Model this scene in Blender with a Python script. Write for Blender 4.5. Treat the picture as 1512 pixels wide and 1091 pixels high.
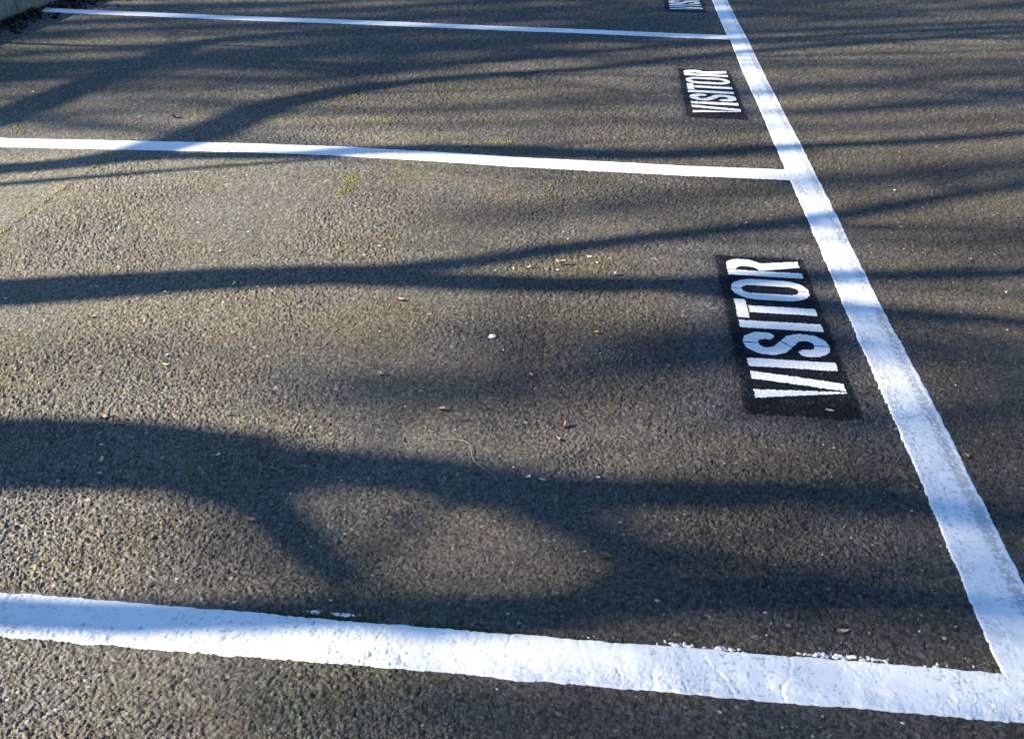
import bpy, math, random
import numpy as np
from mathutils import Vector, Matrix

for o in list(bpy.data.objects): bpy.data.objects.remove(o, do_unlink=True)
scn = bpy.context.scene
COL = scn.collection
SKY_STRENGTH=0.068; SUN_STRENGTH=4.8; EXPOSURE=2.15; ROWPX=0.9; NCOL=1040; TWIG_DENS=4.5; EXTRA=8
CAM_R=[0.995195, 0.096217, 0.018145]
CAM_U=[-0.063022, 0.487634, 0.870771]
CAM_F=[-0.074935, 0.86773, -0.491355]
LENS=35.5752
NEAR={
 'A':dict(trunk=[(-1.667,2.11,0.165),(-1.559,2.121,0.165),(-1.338,2.132,0.165),(-1.116,2.14,0.16),(-0.95,2.141,0.15)],limbs=[
  [(-0.965,2.133,0.12),(-0.786,2.149,0.095),(-0.641,2.154,0.085),(-0.367,2.141,0.085),(-0.175,2.104,0.085),(0.075,2.126,0.08),(0.336,2.167,0.065),(0.598,2.19,0.06),(0.834,2.178,0.06),(1.112,2.146,0.055),(1.405,2.114,0.05)],
  [(-0.959,2.065,0.08),(-0.783,1.965,0.06),(-0.662,1.841,0.055),(-0.567,1.731,0.05),(-0.449,1.623,0.04)],
  [(-0.168,2.102,0.06),(0.01,1.987,0.05),(0.141,1.886,0.05),(0.249,1.822,0.045),(0.461,1.801,0.03)]]),
 'L':dict(trunk=[(-1.318,1.526,0.062),(-1.229,1.53,0.062),(-1.051,1.538,0.062),(-0.875,1.55,0.06)],limbs=[
  [(-0.934,1.547,0.058),(-0.648,1.585,0.055),(-0.507,1.616,0.065),(-0.158,1.652,0.075),(0.05,1.713,0.075),(0.231,1.774,0.075),(0.461,1.801,0.068),(0.689,1.814,0.055),(0.9,1.828,0.05),(1.304,1.882,0.04)]]),
 'B':dict(trunk=[(-2.214,3.025,0.115),(-2.084,3.06,0.115),(-1.736,3.165,0.112),(-1.351,3.278,0.108),(-0.992,3.357,0.1),(-0.796,3.391,0.095)],limbs=[
  [(-0.899,3.395,0.06),(-0.461,3.552,0.055),(-0.211,3.688,0.055),(0.329,3.943,0.055),(0.858,4.182,0.055),(1.243,4.396,0.055),(1.59,4.598,0.05),(2.003,4.829,0.05),(2.752,5.221,0.045)],
  [(-0.863,3.351,0.075),(-0.437,3.367,0.075),(-0.065,3.394,0.07),(0.183,3.433,0.065),(0.484,3.499,0.065),(0.821,3.595,0.06),(1.158,3.647,0.055),(1.643,3.746,0.05),(2.161,3.857,0.05)],
  [(0.207,3.431,0.045),(0.451,3.399,0.05),(0.666,3.37,0.05),(0.9,3.346,0.05),(1.084,3.326,0.05),(1.496,3.301,0.045),(1.91,3.279,0.04)]]),
 'C':dict(trunk=[(-2.95,4.258,0.075),(-2.795,4.331,0.075),(-2.527,4.454,0.075),(-2.344,4.566,0.075)],limbs=[
  [(-2.425,4.522,0.07),(-2.194,4.611,0.065),(-1.941,4.661,0.06),(-1.458,4.747,0.06),(-1.113,4.879,0.08),(-0.644,4.963,0.09),(-0.131,4.975,0.09),(0.379,5.032,0.075),(1.018,5.27,0.06),(1.573,5.442,0.06),(2.308,5.749,0.06),(3.14,6.116,0.05)],
  [(-2.734,4.11,0.03),(-2.292,4.309,0.032),(-1.874,4.482,0.03),(-1.583,4.599,0.03),(-1.286,4.741,0.03)],
  [(-2.398,4.537,0.075),(-2.28,4.652,0.075),(-2.154,4.854,0.085),(-2.023,5.184,0.085),(-1.891,5.593,0.08),(-1.659,5.908,0.075),(-1.24,6.281,0.07),(-0.845,6.511,0.07),(-0.206,6.774,0.06),(0.477,7.218,0.055),(0.971,7.525,0.055),(2.039,8.099,0.055),(2.606,8.357,0.05),(3.296,8.727,0.05),(4.51,9.275,0.04)],
  [(0.289,7.101,0.02),(0.859,7.351,0.022),(1.348,7.505,0.022),(2.204,7.751,0.022),(3.055,7.999,0.022),(4.08,8.284,0.02)]]),
 'D':dict(trunk=[(-3.365,4.829,0.075),(-3.263,5.168,0.075),(-3.188,5.465,0.072),(-3.15,5.882,0.07)],limbs=[
  [(-3.161,5.733,0.065),(-3.076,6.285,0.065),(-3.001,6.755,0.065),(-2.875,7.178,0.06),(-2.397,7.559,0.06),(-1.533,7.826,0.06),(-0.708,7.83,0.05),(0.004,7.718,0.05),(0.805,7.843,0.05),(1.529,8.053,0.04)],
  [(-3.041,6.624,0.06),(-2.548,6.672,0.06),(-2.137,6.685,0.06),(-1.497,6.681,0.06),(-0.894,6.888,0.055),(0.008,7.393,0.05),(0.807,7.868,0.05),(1.828,8.313,0.05),(3.365,8.936,0.05)],
  [(-3.915,6.174,0.06),(-3.532,6.298,0.06),(-3.206,6.473,0.06),(-2.985,6.716,0.05)],
  [(-4.333,6.905,0.03),(-3.507,6.923,0.03),(-2.843,7.091,0.03),(-2.263,7.109,0.03)]]),
}
SOFT={
 'E':[
  [(-0.765,1.961,0.04),(-0.685,1.838,0.07),(-0.599,1.704,0.06),(-0.364,1.65,0.04),(-0.142,1.669,0.05),(0.079,1.739,0.06),(0.538,1.815,0.06),(1.029,1.895,0.06),(1.496,1.974,0.06)],
  [(-0.651,1.413,0.04),(-0.523,1.357,0.08),(-0.385,1.339,0.08),(-0.174,1.338,0.07),(0.212,1.35,0.06),(0.849,1.397,0.06)],
  [(0.077,1.929,0.03),(0.141,1.882,0.05),(0.234,1.83,0.07),(0.462,1.81,0.06),(0.769,1.837,0.05),(1.16,1.892,0.05)],
  [(-0.62,2.565,0.03),(-0.343,2.641,0.08),(-0.039,2.752,0.1),(0.279,2.828,0.1),(0.723,2.976,0.08),(1.426,3.092,0.07),(2.095,3.203,0.06)],
  [(0.357,2.444,0.02),(0.636,2.426,0.05),(0.933,2.516,0.06),(1.28,2.65,0.06),(1.891,2.785,0.06)],
  [(0.528,1.952,0.02),(0.661,1.983,0.04),(0.728,1.996,0.04),(0.858,2.009,0.05),(1.08,2.049,0.06),(1.56,2.106,0.05)],
  [(-0.508,2.886,0.02),(-0.159,2.956,0.05),(0.175,2.976,0.08),(0.517,3.094,0.09),(0.861,3.14,0.07),(1.371,2.925,0.06),(1.954,2.915,0.06)],
  [(-0.998,2.578,0.03),(-0.805,2.561,0.08),(-0.607,2.507,0.09),(-0.405,2.502,0.06),(-0.206,2.501,0.04),(0.069,2.554,0.04),(0.668,2.63,0.05),(1.313,2.751,0.05),(1.912,2.827,0.05)],
  [(-0.377,1.426,0.03),(-0.184,1.413,0.06),(0.084,1.409,0.07),(0.473,1.403,0.07),(1.114,1.443,0.06)],
  [(-0.094,4.093,0.02),(0.343,4.239,0.04),(1.026,4.02,0.05),(1.796,4.206,0.06),(2.684,4.413,0.06)],
  [(0.053,1.589,0.02),(0.253,1.622,0.03),(0.514,1.662,0.04),(0.73,1.677,0.04),(1.098,1.729,0.04)],
  [(0.127,2.18,0.03),(0.339,2.206,0.05),(0.603,2.22,0.05),(0.862,2.222,0.05),(1.132,2.205,0.05),(1.616,2.221,0.05)],
  [(-0.785,3.875,0.02),(-0.382,4.067,0.05),(0.048,4.281,0.05),(0.662,4.506,0.05),(1.319,4.746,0.05),(2.081,5.065,0.05),(3.132,5.334,0.05)]],
 'F':[
  [(-2.899,5.529,0.03),(-2.311,5.657,0.06),(-1.561,5.532,0.05),(-0.745,5.739,0.05),(0.024,6.177,0.05),(1.292,6.56,0.05),(2.784,7.185,0.05),(4.257,7.645,0.05)],
  [(-3.084,6.013,0.04),(-2.601,6.204,0.08),(-2.146,6.141,0.09),(-1.87,6.224,0.09),(-1.386,7.05,0.09),(-0.685,7.588,0.07),(0.518,8.115,0.05),(3.47,9.25,0.05),(5.378,9.947,0.05)],
  [(-2.966,7.707,0.05),(-2.143,7.761,0.09),(-1.298,7.977,0.1),(-0.412,7.989,0.08),(0.53,8.385,0.06),(3.581,9.585,0.05),(5.562,10.325,0.05)],
  [(-1.732,7.322,0.05),(-1.205,7.397,0.1),(-0.677,7.495,0.1),(0.004,7.766,0.08),(1.041,8.215,0.06),(3.417,9.091,0.05),(5.291,9.767,0.05)],
  [(-2.623,6.499,0.05),(-2.087,6.517,0.1),(-1.623,6.448,0.12),(-1.149,6.762,0.11),(-0.643,7.143,0.09),(0.495,7.62,0.05),(2.061,8.203,0.05),(3.326,8.815,0.05),(5.14,9.458,0.05)],
  [(-4.534,8.385,0.06),(-4.004,8.366,0.12),(-3.225,8.59,0.12),(-2.341,8.971,0.08),(-0.625,9.54,0.06),(1.873,10.216,0.06),(3.992,10.825,0.06),(6.108,11.445,0.06)],
  [(0.569,5.839,0.03),(1.122,5.974,0.07),(1.616,6.13,0.08),(2.159,6.407,0.08),(2.648,6.775,0.08),(4.15,7.424,0.07)],
  [(-1.489,5.257,0.02),(-0.697,5.372,0.04),(0.031,5.597,0.04),(0.589,5.592,0.05),(0.957,5.598,0.05),(1.651,5.777,0.05),(2.43,6.115,0.05),(3.687,6.473,0.05)],
  [(-0.206,5.828,0.02),(0.026,5.987,0.06),(0.426,6.085,0.06),(0.972,6.337,0.06),(1.764,6.819,0.05),(2.819,7.289,0.05),(4.371,7.877,0.05)],
  [(-3.159,7.941,0.03),(-2.248,8.599,0.06),(-1.114,8.581,0.06),(-0.007,8.622,0.06),(0.562,9.105,0.06),(1.587,9.122,0.09),(2.041,9.15,0.09),(2.557,9.444,0.08),(3.7,9.944,0.08),(5.76,10.731,0.08)],
  [(-0.96,7.396,0.03),(-0.267,8.231,0.05),(0.533,8.441,0.05),(1.489,8.461,0.05),(3.47,9.25,0.06),(5.378,9.947,0.06)],
  [(0.366,4.752,0.02),(1.172,4.803,0.05),(1.715,5.062,0.05),(2.138,5.237,0.05),(3.223,5.52,0.05)],
  [(-1.867,7.071,0.03),(-1.325,7.237,0.06),(-0.66,7.315,0.06),(0.012,7.093,0.05),(0.922,7.052,0.04),(1.872,7.323,0.04),(2.928,7.618,0.04),(4.371,7.877,0.04)]],
}
LITTER=[('tan_curl',-0.129,3.565),('petal',-0.142,3.512),('greyleaf',0.073,3.492),('petal',-0.023,3.646),('petal',0.004,3.597),('petal',-1.332,2.695),('yellow',-1.314,2.639),('orange',-1.445,3.508),('brown',-0.677,3.178),('pink',-0.177,2.709),('pink',0.247,2.811),('curl',-0.64,2.653),('petal',-0.891,3.552),('tan',-1.682,2.919),('brown',-1.365,2.321),('petal',-1.032,2.374),('red',-0.42,2.47),('red',-0.062,2.43),('tan',-0.801,1.908),('brown',0.071,1.876),('tan',0.713,2.605),('round',1.045,2.41),('tan',0.582,1.686),('orange',0.016,3.018),('pink',-0.075,2.362),('petal',-1.027,4.301),('darkleaf',-2.33,5.28),('petal',-3.337,5.655),('petal',-3.042,5.753),('petal',-3.417,6.679),('petal',-1.769,3.143),('petal',-1.228,3.356),('petal',-1.205,3.22),('petal',-1.655,3.153),('petal',-1.514,3.126),('petal',-1.295,3.226),('petal',-1.585,3.319),('petal',0.385,4.366),('petal',0.624,4.108),('petal',-0.25,3.523),('petal',-0.308,3.508),('petal',-0.331,3.424),('petal',-2.037,3.01),('tan',-2.519,5.249),('petal',-1.304,2.182),('petal',-1.254,2.057),('petal',-0.975,2.167),('petal',-1.27,2.108),('petal',0.042,2.191),('petal',-0.139,2.172),('petal',-0.102,2.161),('petal',1.354,4.627),('petal',2.169,6.573),('petal',3.074,8.471),('petal',-0.524,4.038),('petal',-1.457,3.741),('petal',-1.405,3.718),('petal',-0.85,3.646),('petal',-1.314,3.492),('petal',1.466,3.834),('petal',1.511,3.543),('petal',1.414,3.223)]
TWIGS=[[(-0.387, 2.323), (-0.319, 2.308), (-0.29, 2.229), (-0.247, 2.18), (-0.215, 2.147)],
 [(-0.037, 3.44), (-0.018, 3.461), (0.007, 3.47)],
 [(0.05, 3.65), (0.066, 3.619)],
 [(0.213, 3.672), (0.243, 3.643)],
 [(-0.818, 2.132), (-0.797, 2.122), (-0.777, 2.106)],
 [(0.163, 5.772), (0.197, 5.721)],
 [(0.105, 2.395), (0.12, 2.379)],
 [(-0.217, 3.12), (-0.197, 3.097)],
 [(1.721, 5.642), (1.731, 5.567)],
 [(-1.448, 2.015), (-1.43, 2.005)],
 [(-1.027, 3.39), (-1.007, 3.374)],
 [(0.209, 3.004), (0.239, 3.023)]]
PAPER=[(-0.322, 2.944)]
SEAM=[(-2.377, 3.298), (-2.371, 3.573), (-2.38, 3.746), (-2.382, 4.036), (-2.387, 4.237), (-2.383, 4.614), (-2.324, 5.008)]
MOSSA=[(-1.163, 4.51), (-1.149, 4.395), (-1.135, 4.284), (-1.12, 4.197)]
MOSS2=[(-0.54, 5.109), (-0.503, 5.091)]
MOSS3=[(-0.236, 4.59), (-0.217, 4.286)]
MOSS4=[(-1.238, 5.377), (-1.134, 5.421)]
MOSS5=[(-3.051, 5.044), (-3.051, 4.954)]
MOSS6=[(-3.91, 7.849), (-3.804, 7.677)]
MOSS7=[(-3.854, 7.614)]
MOSS8=[(-2.176, 6.739), (-2.066, 6.599)]
MOSS9=[(-1.485, 5.953), (-1.519, 5.837)]
MOSS10=[(-3.958, 6.581), (-3.941, 6.481)]
MOSSLINE=[(-0.667, 1.597), (-0.354, 1.598), (-0.208, 1.599), (-0.062, 1.595), (0.024, 1.595), (0.224, 1.599), (0.336, 1.596), (0.504, 1.598)]
FLECKS=[(-0.579, 1.605), (-0.474, 1.605), (0.224, 1.604), (0.308, 1.598), (0.406, 1.598), (0.546, 1.603), (0.671, 1.605)]
SEAM2=[(-0.194, 4.877), (-0.155, 4.251), (-0.139, 3.643), (-0.125, 3.219), (-0.12, 2.866)]
KERBFOOT=[(-4.541, 7.453), (-4.589, 8.153), (-4.597, 8.568)]
LITTERZONE=[(-4.514, 7.406), (-4.521, 7.813), (-4.575, 8.126), (-4.394, 7.378)]
# ------------------------------------------------------------------ camera, sky, sun, exposure
cam_d = bpy.data.cameras.new('camera'); cam_d.lens = LENS; cam_d.sensor_width = 36.0; cam_d.sensor_fit = 'HORIZONTAL'
cam_d.clip_start = 0.05; cam_d.clip_end = 2000
cam = bpy.data.objects.new('camera', cam_d); COL.objects.link(cam)
_r, _u, _f = Vector(CAM_R), Vector(CAM_U), Vector(CAM_F)
_m = Matrix((_r, _u, -_f)).transposed().to_4x4(); _m.translation = Vector((0, 0, 1.55))
cam.matrix_world = _m
scn.camera = cam

SUN_EL = math.radians(25.0)
SUN_AZ = math.radians(12.0)          # shadows run towards +X, turned this much to +Y
A2 = np.array([math.cos(SUN_AZ), math.sin(SUN_AZ)])      # shadow direction on the ground
SUNV = Vector((-A2[0]*math.cos(SUN_EL), -A2[1]*math.cos(SUN_EL), math.sin(SUN_EL)))   # towards the sun
world = bpy.data.worlds.new('World'); scn.world = world; world.use_nodes = True
wn = world.node_tree; bg = wn.nodes['Background']
sky = wn.nodes.new('ShaderNodeTexSky'); sky.sky_type = 'NISHITA'; sky.sun_disc = False
sky.sun_elevation = SUN_EL; sky.sun_rotation = math.atan2(SUNV.x, SUNV.y)
sky.air_density = 1.0; sky.dust_density = 0.0; sky.ozone_density = 5.0
wn.links.new(sky.outputs[0], bg.inputs[0]); bg.inputs[1].default_value = SKY_STRENGTH
sun_d = bpy.data.lights.new('sun', 'SUN'); sun_d.energy = SUN_STRENGTH; sun_d.angle = math.radians(0.53); sun_d.color = (1.0, 0.89, 0.72)
sun = bpy.data.objects.new('sun', sun_d); COL.objects.link(sun)
sun.rotation_euler = SUNV.to_track_quat('Z', 'Y').to_euler(); sun.location = (-20, -4, 15)
vs = scn.view_settings
vs.view_transform = 'Standard'; vs.look = 'None'; vs.gamma = 1.0; vs.exposure = EXPOSURE; vs.use_curve_mapping = False

rng = np.random.default_rng(7)
random.seed(11)

# ------------------------------------------------------------------ numpy noise
def hash2(ix, iy, s=0):
    ix = ix.astype(np.int64).astype(np.uint64); iy = iy.astype(np.int64).astype(np.uint64)
    n = ix*np.uint64(374761393) + iy*np.uint64(668265263) + np.uint64((s*1442695041+12345) & 0xffffffff)
    n &= np.uint64(0xffffffff)
    n = ((n ^ (n >> np.uint64(13)))*np.uint64(1274126177)) & np.uint64(0xffffffff)
    n = ((n ^ (n >> np.uint64(16)))*np.uint64(2246822519)) & np.uint64(0xffffffff)
    n ^= n >> np.uint64(15)
    return (n & np.uint64(0xffffff)).astype(np.float32)/np.float32(0xffffff)
def vnoise(x, y, scale, s=0):
    x = x/scale; y = y/scale
    ix = np.floor(x); iy = np.floor(y); fx = x-ix; fy = y-iy
    fx = fx*fx*(3-2*fx); fy = fy*fy*(3-2*fy)
    a = hash2(ix, iy, s); b = hash2(ix+1, iy, s); c = hash2(ix, iy+1, s); d = hash2(ix+1, iy+1, s)
    return (a*(1-fx)+b*fx)*(1-fy)+(c*(1-fx)+d*fx)*fy
def fbm(x, y, scale, s=0, n=3):
    t = 0; a = 1; tot = 0
    for k in range(n):
        t = t+a*vnoise(x, y, scale/2**k, s+17*k); tot += a; a *= .5
    return t/tot
def sstep(e0, e1, x):
    t = np.clip((x-e0)/(e1-e0), 0, 1); return t*t*(3-2*t)

# ------------------------------------------------------------------ layout numbers (metres)
XD, YA, PITCH = 0.962, 1.535, 3.259
W_D, W_A, W_B, W_C = 0.138, 0.128, 0.142, 0.146
KERB_X = -4.575
SEAM_X = -2.38
STENCILS = [(0.503, 2.655), (0.503, 5.83), (0.503, 9.14)]     # top edge x, V's lower edge y
PATCH = (-0.036, 0.300, -0.088, 1.095)                          # black rectangle round the letters, relative
BEND = {0: ([-4, 2], [YA, YA]), 1: ([-4.5, -3.0, -2.55, -2.05, -1.7, -1.31, -.85, -.41, .37, .9], [4.68, 4.716, 4.757, 4.795, 4.818, 4.832, 4.816, 4.79, 4.782, 4.797]),
        2: ([-4.6, -4.3, -2.12, -.8, .51, .9], [8.10, 8.07, 8.088, 8.055, 8.02, 8.024])}
def wob(t, s): return (vnoise(t, t*0+3.3, .35, s)-.5)*.009 + (vnoise(t, t*0+9.1, .05, s+5)-.5)*.004

# ------------------------------------------------------------------ asphalt height and colour as functions of place
CHIP = 0.0074
def chips(x, y):
    gx = x/CHIP; gy = y/CHIP
    # warp for uneven stone sizes
    gx = gx+(vnoise(x, y, .027, 91)-.5)*2.0; gy = gy+(vnoise(x, y, .027, 92)-.5)*2.0
    ix = np.floor(gx); iy = np.floor(gy)
    f1 = np.full(x.shape, 9., np.float32); f2 = f1.copy()
    cx = np.zeros_like(f1); cy = np.zeros_like(f1); dx1 = np.zeros_like(f1); dy1 = np.zeros_like(f1)
    for ox in (-1, 0, 1):
        for oy in (-1, 0, 1):
            jx = ix+ox; jy = iy+oy
            dx = gx-(jx+hash2(jx, jy, 1)); dy = gy-(jy+hash2(jx, jy, 2))
            d = np.sqrt(dx*dx+dy*dy).astype(np.float32)
            n1 = d < f1
            f2 = np.where(n1, f1, np.minimum(f2, d))
            cx = np.where(n1, jx, cx); cy = np.where(n1, jy, cy)
            dx1 = np.where(n1, dx, dx1); dy1 = np.where(n1, dy, dy1)
            f1 = np.where(n1, d, f1)
    return f1, f2, cx, cy, dx1, dy1
def smooth_mask(x, y):           # the finer, smoother strip of asphalt along the kerb
    return 1-sstep(SEAM_X-.012, SEAM_X+.02, x+(vnoise(x, y, .06, 70)-.5)*.02)
def asphalt(x, y):
    x = x.astype(np.float64); y = y.astype(np.float64)
    f1, f2, cx, cy, dx, dy = chips(x, y)
    r1 = hash2(cx, cy, 3); r2 = hash2(cx, cy, 4); r3 = hash2(cx, cy, 5); r4 = hash2(cx, cy, 6)
    edge = sstep(0.0, .30, f2-f1)
    worn = fbm(x, y, .5, 40, 3)
    amp = (.42+.56*sstep(.28, .72, worn))*(1-.25*sstep(.2, 1.2, x))
    sm = smooth_mask(x, y)
    amp = amp*(1-.62*sm)
    h = ((r1-.55)*.0044 + ((r2-.5)*dx+(r3-.5)*dy)*.0078*edge - (1-edge)*.0030 - f1*f1*.0010)
    for xs, y0, y1, sd in ((-.148, 2.7, 6.2, 71), (-1.135, 3.9, 7.2, 72)):      # paver joints running up the bay
        g = np.abs(x-xs-.02*(fbm(x*0, y, .25, sd, 3)-.5)-.006*(vnoise(x*0, y, .02, sd+3)-.5))
        h = h-.0030*sstep(.005, .001, g)*sstep(.42, .55, vnoise(x*0, y, .11, sd+5))*(y > y0)*(y < y1)
    hole = (r4 > .93)
    h = h-hole*.0036*edge
    h = h*amp + (fbm(x, y, .09, 50, 2)-.5)*.0030 + (fbm(x, y, 1.3, 60, 2)-.5)*.012
    return h, (edge, r1, r2, r3, r4, worn, sm)
def asphalt_col(x, y, info):
    edge, r1, r2, r3, r4, worn, sm = info
    base = np.stack([np.full(x.shape, .0775), np.full(x.shape, .0700), np.full(x.shape, .0590)], -1)
    v = (.50+.85*r3+.35*(r2-.5))
    v = np.where(r1 > .985, v*1.9, v)
    v = v*(.80+.40*fbm(x, y, .8, 21, 3))
    c = base*v[..., None]
    # warmer and cooler stones, olive gain painting sunlit brightness into the left
    warm = (hash2(np.floor(x/CHIP*.8), np.floor(y/CHIP*.8), 31)-.5)*.18+(fbm(x, y, .22, 32, 2)-.5)*.30
    c = c*np.stack([1+warm*.5, 1+warm*.1, 1-warm*.6], -1)
    lit_side = sstep(.45, -1.6, x+1.2*(fbm(x, y, .9, 33, 2)-.5))*.9*(1-.80*sstep(4.5, 6.0, y))
    c = c*(1+lit_side[..., None]*np.array([1.12, 1.14, 1.04]))
    drive = sstep(.6, 1.3, x+.5*(fbm(x, y, .6, 34, 2)-.5))
    c = c*(1+drive[..., None]*np.array([.16, .12, .06]))
    st = np.exp(-(((x+.25)/.20)**2+((y-2.95)/.35)**2)*1.2)*(.4+.9*fbm(x, y, .14, 38, 2))   # darker greyish patch in the bay
    c = c*(1-.30*st[..., None]*np.array([1.05, 1.0, .85]))
    rt = sstep(-.012, .012, x+.15+.012*(fbm(x, y, .2, 39, 2)-.5))*sstep(.55, .1, x)*sstep(1.9, 2.6, y)*sstep(6.5, 5, y)
    c = c*(1+.16*rt[..., None]*np.array([1.1, 1.0, .8]))
    c = c*(.55+.45*edge)[..., None]                       # gaps between the stones darkened for contrast
    c = c+(sm*(1-.8*sstep(4.5, 5.5, y)))[..., None]*np.array([.012, .011, .007])
    # greenish algae blotches
    al = sstep(.62, .8, fbm(x, y, .45, 35, 3))*.5
    c = c*(1-al[..., None]*np.array([.05, .0, .22]))
    # pale bleached halo round the stencilled rectangles and black overspray specks beside them
    for sx, sy in STENCILS:
        px = np.maximum(np.maximum(sx+PATCH[0]-x, x-(sx+PATCH[1])), 0); py = np.maximum(np.maximum(sy+PATCH[2]-y, y-(sy+PATCH[3])), 0)
        d = np.hypot(px, py)
        w = sstep(.20, .09, d+.12*(fbm(x, y, .12, 36, 3)-.5))*(.35+.6*r2)
        g = c.mean(-1, keepdims=True)*np.array([1.15, 1.13, 1.16])
        c = c*(1-w[..., None])+g*w[..., None]
        sp = sstep(.05, .0, d-.06*(hash2(np.floor(x/.004), np.floor(y/.004), 37)-.45))
        c = c*(1-.30*sp[..., None])
    return np.clip(c, .004, .8)
def cover(x, y):                 # 1 where paint lies, so the stones there sit lower
    m = sstep(W_D/2+.004, W_D/2-.006, np.abs(x-XD))
    for k, w in ((0, W_A), (1, W_B), (2, W_C)):
        m = np.maximum(m, sstep(w/2+.004, w/2-.006, np.abs(y-np.interp(x, *BEND[k])))*(x < XD)*(x > KERB_X))
    for sx, sy in STENCILS:
        m = np.maximum(m, ((x > sx+PATCH[0]+.01) & (x < sx+PATCH[1]-.01) & (y > sy+PATCH[2]+.01) & (y < sy+PATCH[3]-.01))*1.0)
    return m

# ------------------------------------------------------------------ object helpers
def mesh_np(name, v, f4=None, tris=None):
    me = bpy.data.meshes.new(name); v = np.asarray(v, np.float32)
    me.vertices.add(len(v)); me.vertices.foreach_set('co', v.ravel())
    parts = [a for a in (f4, tris) if a is not None and len(a)]
    loops = np.concatenate([np.asarray(a, np.int32).ravel() for a in parts])
    tot = np.concatenate([np.full(len(a), a.shape[1], np.int32) for a in parts])
    me.loops.add(len(loops)); me.loops.foreach_set('vertex_index', loops)
    me.polygons.add(len(tot)); st = np.concatenate([[0], np.cumsum(tot)[:-1]]).astype(np.int32)
    me.polygons.foreach_set('loop_start', st); me.polygons.foreach_set('loop_total', tot)
    me.update(calc_edges=True); return me
def smooth(me): me.polygons.foreach_set('use_smooth', np.ones(len(me.polygons), bool))
def colattr(me, c, name='tint'):
    a = me.attributes.new(name, 'FLOAT_COLOR', 'POINT')
    a.data.foreach_set('color', np.concatenate([c, np.ones((len(c), 1))], 1).astype(np.float32).ravel())
def link(name, me, mat, parent=None):
    o = bpy.data.objects.new(name, me); COL.objects.link(o)
    if mat is not None and me is not None and not me.materials: me.materials.append(mat)
    if parent is not None: o.parent = parent
    return o
def tag(o, label=None, cat=None, group=None, kind=None):
    if label: o['label'] = label
    if cat: o['category'] = cat
    if group: o['group'] = group
    if kind: o['kind'] = kind
    return o
def gridfaces(nr, nc):
    i = np.arange(nr*nc).reshape(nr, nc)
    return np.stack([i[:-1, :-1], i[:-1, 1:], i[1:, 1:], i[1:, :-1]], -1).reshape(-1, 4)

# ------------------------------------------------------------------ materials
def nodemat(name):
    m = bpy.data.materials.new(name); m.use_nodes = True
    nt = m.node_tree; b = nt.nodes['Principled BSDF']; return m, nt, b
def N(nt, t, **kw):
    n = nt.nodes.new(t)
    for k, v in kw.items():
        if k in n.inputs: n.inputs[k].default_value = v
        else: setattr(n, k, v)
    return n
def objcoord(nt): return N(nt, 'ShaderNodeTexCoord').outputs['Object']
def tintmat(name, rough, spec, nscale, namt, bscale, bstr, bdist=.001):
    m, nt, b = nodemat(name); L = nt.links
    at = N(nt, 'ShaderNodeAttribute', attribute_name='tint'); co = objcoord(nt)
    no = N(nt, 'ShaderNodeTexNoise', Scale=nscale, Detail=3.0); L.new(co, no.inputs['Vector'])
    mr = N(nt, 'ShaderNodeMapRange'); mr.inputs['To Min'].default_value = 1-namt; mr.inputs['To Max'].default_value = 1+namt
    mr.inputs['From Min'].default_value = .25; mr.inputs['From Max'].default_value = .75
    L.new(no.outputs['Fac'], mr.inputs['Value'])
    mx = N(nt, 'ShaderNodeVectorMath', operation='SCALE'); L.new(at.outputs['Color'], mx.inputs[0]); L.new(mr.outputs[0], mx.inputs['Scale'])
    L.new(mx.outputs[0], b.inputs['Base Color'])
    b.inputs['Roughness'].default_value = rough; b.inputs['Specular IOR Level'].default_value = spec
    if bstr:
        n2 = N(nt, 'ShaderNodeTexNoise', Scale=bscale, Detail=2.0); L.new(co, n2.inputs['Vector'])
        bp = N(nt, 'ShaderNodeBump', Strength=bstr, Distance=bdist); L.new(n2.outputs['Fac'], bp.inputs['Height']); L.new(bp.outputs[0], b.inputs['Normal'])
    return m
def plainmat(name, col, col2, scale, rough=.8, spec=.3, bstr=.3, bdist=.002):
    m, nt, b = nodemat(name); L = nt.links; co = objcoord(nt)
    no = N(nt, 'ShaderNodeTexNoise', Scale=scale, Detail=4.0); L.new(co, no.inputs['Vector'])
    cr = N(nt, 'ShaderNodeValToRGB'); cr.color_ramp.elements[0].position = .35; cr.color_ramp.elements[1].position = .68
    cr.color_ramp.elements[0].color = (*col, 1); cr.color_ramp.elements[1].color = (*col2, 1)
    L.new(no.outputs['Fac'], cr.inputs[0]); L.new(cr.outputs[0], b.inputs['Base Color'])
    b.inputs['Roughness'].default_value = rough; b.inputs['Specular IOR Level'].default_value = spec
    if bstr:
        bp = N(nt, 'ShaderNodeBump', Strength=bstr, Distance=bdist); L.new(no.outputs['Fac'], bp.inputs['Height']); L.new(bp.outputs[0], b.inputs['Normal'])
    return m
M_ASPH = tintmat('asphalt', .9, .15, 900, .3, 520, .7, .0016)
M_PAINT = tintmat('white_road_paint', .62, .35, 300, .03, 260, .25, .0008)
M_BLACK = tintmat('black_road_paint', .85, .08, 500, .25, 500, .4, .001)
M_BARK = plainmat('bark', (.06, .045, .032), (.14, .11, .085), 14, .9, .2, .8, .01)
M_KERB = plainmat('kerb_concrete', (.085, .092, .075), (.15, .155, .13), 22, .9, .2, .5, .003)
M_SOIL = plainmat('verge_soil', (.035, .026, .016), (.07, .075, .03), 5, .95, .1, .8, .03)
M_MOSS = plainmat('moss', (.11, .105, .022), (.24, .22, .06), 180, .95, .1, .4, .001)
M_GMOSS = plainmat('dark_moss', (.022, .032, .012), (.06, .072, .026), 180, .95, .1, .4, .001)
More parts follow.
